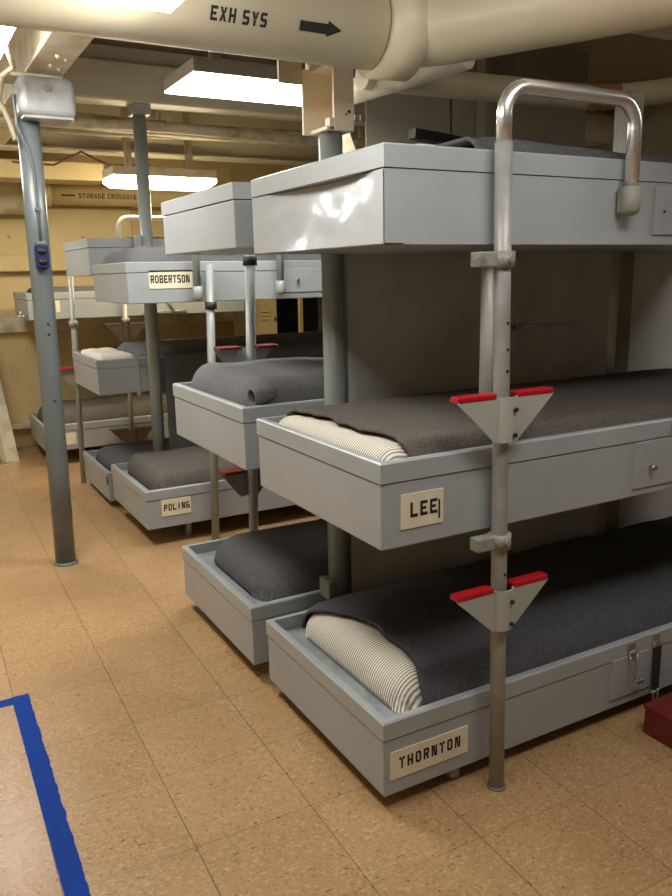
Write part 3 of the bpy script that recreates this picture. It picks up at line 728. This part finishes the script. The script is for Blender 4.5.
# loose painted cables by the girder
tag(MB().tube([(-.60, 1.35, 2.14), (-.47, 1.45, 2.16), (-.40, 1.5, 2.19), (-.33, 1.6, 2.22)], .013, 10).sphere((-.37, 1.55, 2.2), .03, 10).build('cable', 'cable'), 'cream cable clipped to the lit side of the girder', 'cable')
tag(MB().tube([(-.50, 1.8, 2.3), (-.44, 1.9, 2.2), (-.40, 2.0, 2.13), (-.43, 2.1, 2.12), (-.44, 2.2, 2.05), (-.40, 2.26, 1.98), (-.385, 2.24, 1.9)], .011, 10).build('cable', 'cable'), 'painted cable hanging left of the silver box', 'cable')

# gusset with lightening holes and a dark bar above the top bunks
gs = thing('gusset', (.95, 1.72, 1.75), 'cream gusset plate with two small square holes above the top bunks', 'gusset')
poly = [(0, 0), (.30, 0)] + [(.30-.24*math.sin(a), .52-.50*math.cos(a)) for a in [PI/2*k/8 for k in range(1, 9)]] + [(.06, .80), (0, .80)]
MB().prism(poly, (.82, 1.72, 1.72), (1, 0, 0), (0, 0, 1), (0, .02, 0)).build('plate', 'creamworn', gs)
MB().box(.955, .978, 1.714, 1.72, 1.985, 2.01).box(.985, 1.008, 1.714, 1.72, 1.985, 2.01).build('hole', 'blackm', gs)
tag(MB().obox((1.42, 1.65, 1.92), (.20, .03, .022), (1, -.06, -.1), bev=.003).obox((1.55, 1.6, 1.90), (.10, .02, .015), (1, .4, .1)).box(1.424, 1.434, 1.645, 1.655, 1.92, 2.52).build('bracket', 'blackm'), 'dark steel bracket in the shade above the top bunks', 'bracket')
tag(MB().box(1.22, 2.7, 2.05, 2.065, 1.66, 2.52).box(1.9, 1.93, 1.98, 2.05, 1.66, 2.52).build('web_frame', 'olive'), 'cream frame plate darkened to olive for the shade above the top bunks', 'frame')  # olive puts the overhead shade into this plate's colour

# ------------------------------------------------------------------ lamps
def lamp(x0, x1, y0, y1, z, label, lens, axis='x', hz=.055, dz=.055, ch=.04, m='creamworn'):
    p = thing('ceiling_lamp', ((x0+x1)/2, (y0+y1)/2, z), label, 'lamp', 'fluorescent ceiling lamps')
    MB().box(x0-.002, x1+.002, y0-.002, y1+.002, z+dz, z+dz+hz, .004).build('housing', m, p)
    l = MB(); bm = l.bm
    c = ch
    top = [bm.verts.new(v) for v in ((x0, y0, z+dz), (x1, y0, z+dz), (x1, y1, z+dz), (x0, y1, z+dz))]
    a = c if axis == 'x' else c*.6; b_ = c if axis == 'y' else c*.6
    mid = [bm.verts.new(v) for v in ((x0, y0, z+dz*.55), (x1, y0, z+dz*.55), (x1, y1, z+dz*.55), (x0, y1, z+dz*.55))]
    bot = [bm.verts.new(v) for v in ((x0+a, y0+b_, z), (x1-a, y0+b_, z), (x1-a, y1-b_, z), (x0+a, y1-b_, z))]
    for A, B in ((top, mid), (mid, bot)):
        for k in range(4): bm.faces.new((A[k], A[(k+1) % 4], B[(k+1) % 4], B[k]))
    bm.faces.new(top[::-1]); bm.faces.new(bot)
    l.build('diffuser', lens, p)
    h = MB()
    for t in (.2, .8):
        h = MB()
        if axis == 'x': h.box(x0+(x1-x0)*t-.02, x0+(x1-x0)*t+.02, (y0+y1)/2-.02, (y0+y1)/2+.02, z+dz+hz, 2.52)
        else: h.box((x0+x1)/2-.02, (x0+x1)/2+.02, y0+(y1-y0)*t-.02, y0+(y1-y0)*t+.02, z+dz+hz, 2.52)
        h.build('hanger', m, p)
    return p
lamp(-.55, -.365, -.45, .175, 1.825, 'white lamp at the top edge of the picture in front of the large pipe', 'lensfront', 'y', dz=.055, ch=.03)
lamp(.165, .95, 1.55, 1.91, 2.06, 'long white lamp under the deck left of the cream bracket', 'lens', 'x', hz=.05, dz=.014, ch=.05, m='housing')  # brown-grey housing has its unlit side put into the colour
lamp(.38, 1.06, 3.70, 3.98, 1.905, 'warm lamp over the far aisle behind the grey post', 'lenswarm', 'x')
lamp(-.90, -.448, 1.05, 1.97, 2.12, 'bright lamp at the top left beside the girder', 'lens', 'y')
lamp(-.2, .9, -1.15, -.85, 2.22, 'lamp over the near aisle outside the picture', 'lensdim', 'x')
lamp(2.1, 2.9, -.95, -.65, 2.22, 'added unseen lamp further down the near aisle outside the picture', 'lensdim', 'x')  # added lamp out of view, brightens the near aisle
lamp(-.95, -.56, 3.1, 3.95, 2.15, 'lamp further back over the left aisle outside the picture', 'lens', 'y')

# ------------------------------------------------------------------ far lockers, leaning board, red box, tape
lk = thing('locker', (1.73, 4.75, 0), 'beige louvred locker seen under the upper bunk of the third stack', 'locker')
MB().box(1.63, 1.845, 4.52, 4.95, .02, 1.75, .004).build('cabinet', 'locker', lk)
dr = MB().box(1.636, 1.838, 4.508, 4.519, .06, 1.72, .003).build('door', 'locker', lk)
v = MB()
for z in (.98, 1.01, 1.04, .3, .33, .36): v.obox((1.735, 4.505, z), (.03, .004, .006), bev=.002)
v.build('louvre', 'locker', dr)
MB().box(1.815, 1.825, 4.50, 4.509, .96, .99).build('latch', 'blackm', dr)
MB().box(1.64, 1.66, 4.53, 4.55, 0, .02).box(1.82, 1.84, 4.53, 4.55, 0, .02).box(1.64, 1.84, 4.9, 4.94, 0, .02).build('foot', 'locker', lk)
lk = thing('locker', (2.1, 4.8, 0), 'open dark locker frame right of the louvred locker', 'locker')
b_ = MB().box(2.045, 2.075, 4.5, 4.53, 0, 1.75).box(2.4, 2.43, 4.5, 4.53, 0, 1.75).box(1.86, 2.43, 4.93, 4.95, 0, 1.75).box(1.86, 2.43, 4.5, 4.95, 1.72, 1.75)
b_.build('frame', 'locker', lk); MB().box(1.862, 2.428, 4.9, 4.925, 0, 1.7).build('shade_sheet', 'dark', lk)  # dark sheet stands in for the shaded locker interior
bd = MB().prism([(-.06, 0), (.03, 0), (.03, 1.4), (-.06, 1.4)], (-.255, 4.74, .0), (1, 0, 0), (-.085, .28, .955), (-.03, .03, 0))
tag(bd.build('board', 'board'), 'pale worn board leaning on the hull at the far left', 'board')
rb = thing('step_box', (.98, -.15, 0), 'dark red box on the floor at the right edge', 'box')
MB().box(.845, 1.25, -.21, -.078, 0, .078, .004).build('body', 'darkred', rb); MB().box(.842, 1.253, -.213, -.075, .078, .092, .004).build('lid', 'darkred', rb)
tp = MB(); rnd = random.Random(3)
def strip(a, b_, w_, n):
    a = Vector(a); b_ = Vector(b_); d = (b_-a).normalized(); p = Vector((-d.y, d.x, 0)); P0 = []; 
    for i in range(n+1):
        c = a+(b_-a)*i/n
        P0.append((tp.bm.verts.new(c-p*(w_/2+rnd.uniform(-.0006, .0006))), tp.bm.verts.new(c+p*(w_/2+rnd.uniform(-.002, .002)))))
    for (q0, q1), (r0, r1) in zip(P0, P0[1:]): tp.bm.faces.new((q0, q1, r1, r0))
strip((-.7115, 1.10, .0012), (-.733, -.9, .0012), .052, 120)
strip((-.685, 1.075, .0016), (-1.6, 1.06, .0016), .046, 60)
tag(tp.build('floor_tape', 'tape'), 'blue masking tape in an L on the floor at lower left', 'tape')

# ------------------------------------------------------------------ world, camera, view
wd = bpy.data.worlds.new('world'); scn.world = wd; wd.use_nodes = True
wd.node_tree.nodes['Background'].inputs['Color'].default_value = (.9, .9, 1, 1); wd.node_tree.nodes['Background'].inputs['Strength'].default_value = .0
cd = bpy.data.cameras.new('camera'); cam = bpy.data.objects.new('camera', cd); COL.objects.link(cam)
r_ = Vector((0.87333, -0.486735, -0.019592)); u_ = Vector((0.12191, 0.179446, 0.976185)); f_ = Vector((0.471627, 0.85492, -0.216053))
cam.matrix_world = Matrix(((r_.x, u_.x, -f_.x, -.9209), (r_.y, u_.y, -f_.y, -1.456), (r_.z, u_.z, -f_.z, 1.3267), (0, 0, 0, 1)))
cd.sensor_fit = 'VERTICAL'; cd.sensor_height = 24; cd.lens = 785.19/896*24; cd.clip_start = .02
scn.camera = cam
for o in bpy.data.objects:
    if '_o' in o: del o['_o']
vs = scn.view_settings; vs.view_transform = 'Standard'; vs.look = 'None'; vs.gamma = 1; vs.exposure = 0.4
try: vs.use_curve_mapping = False
except Exception: pass
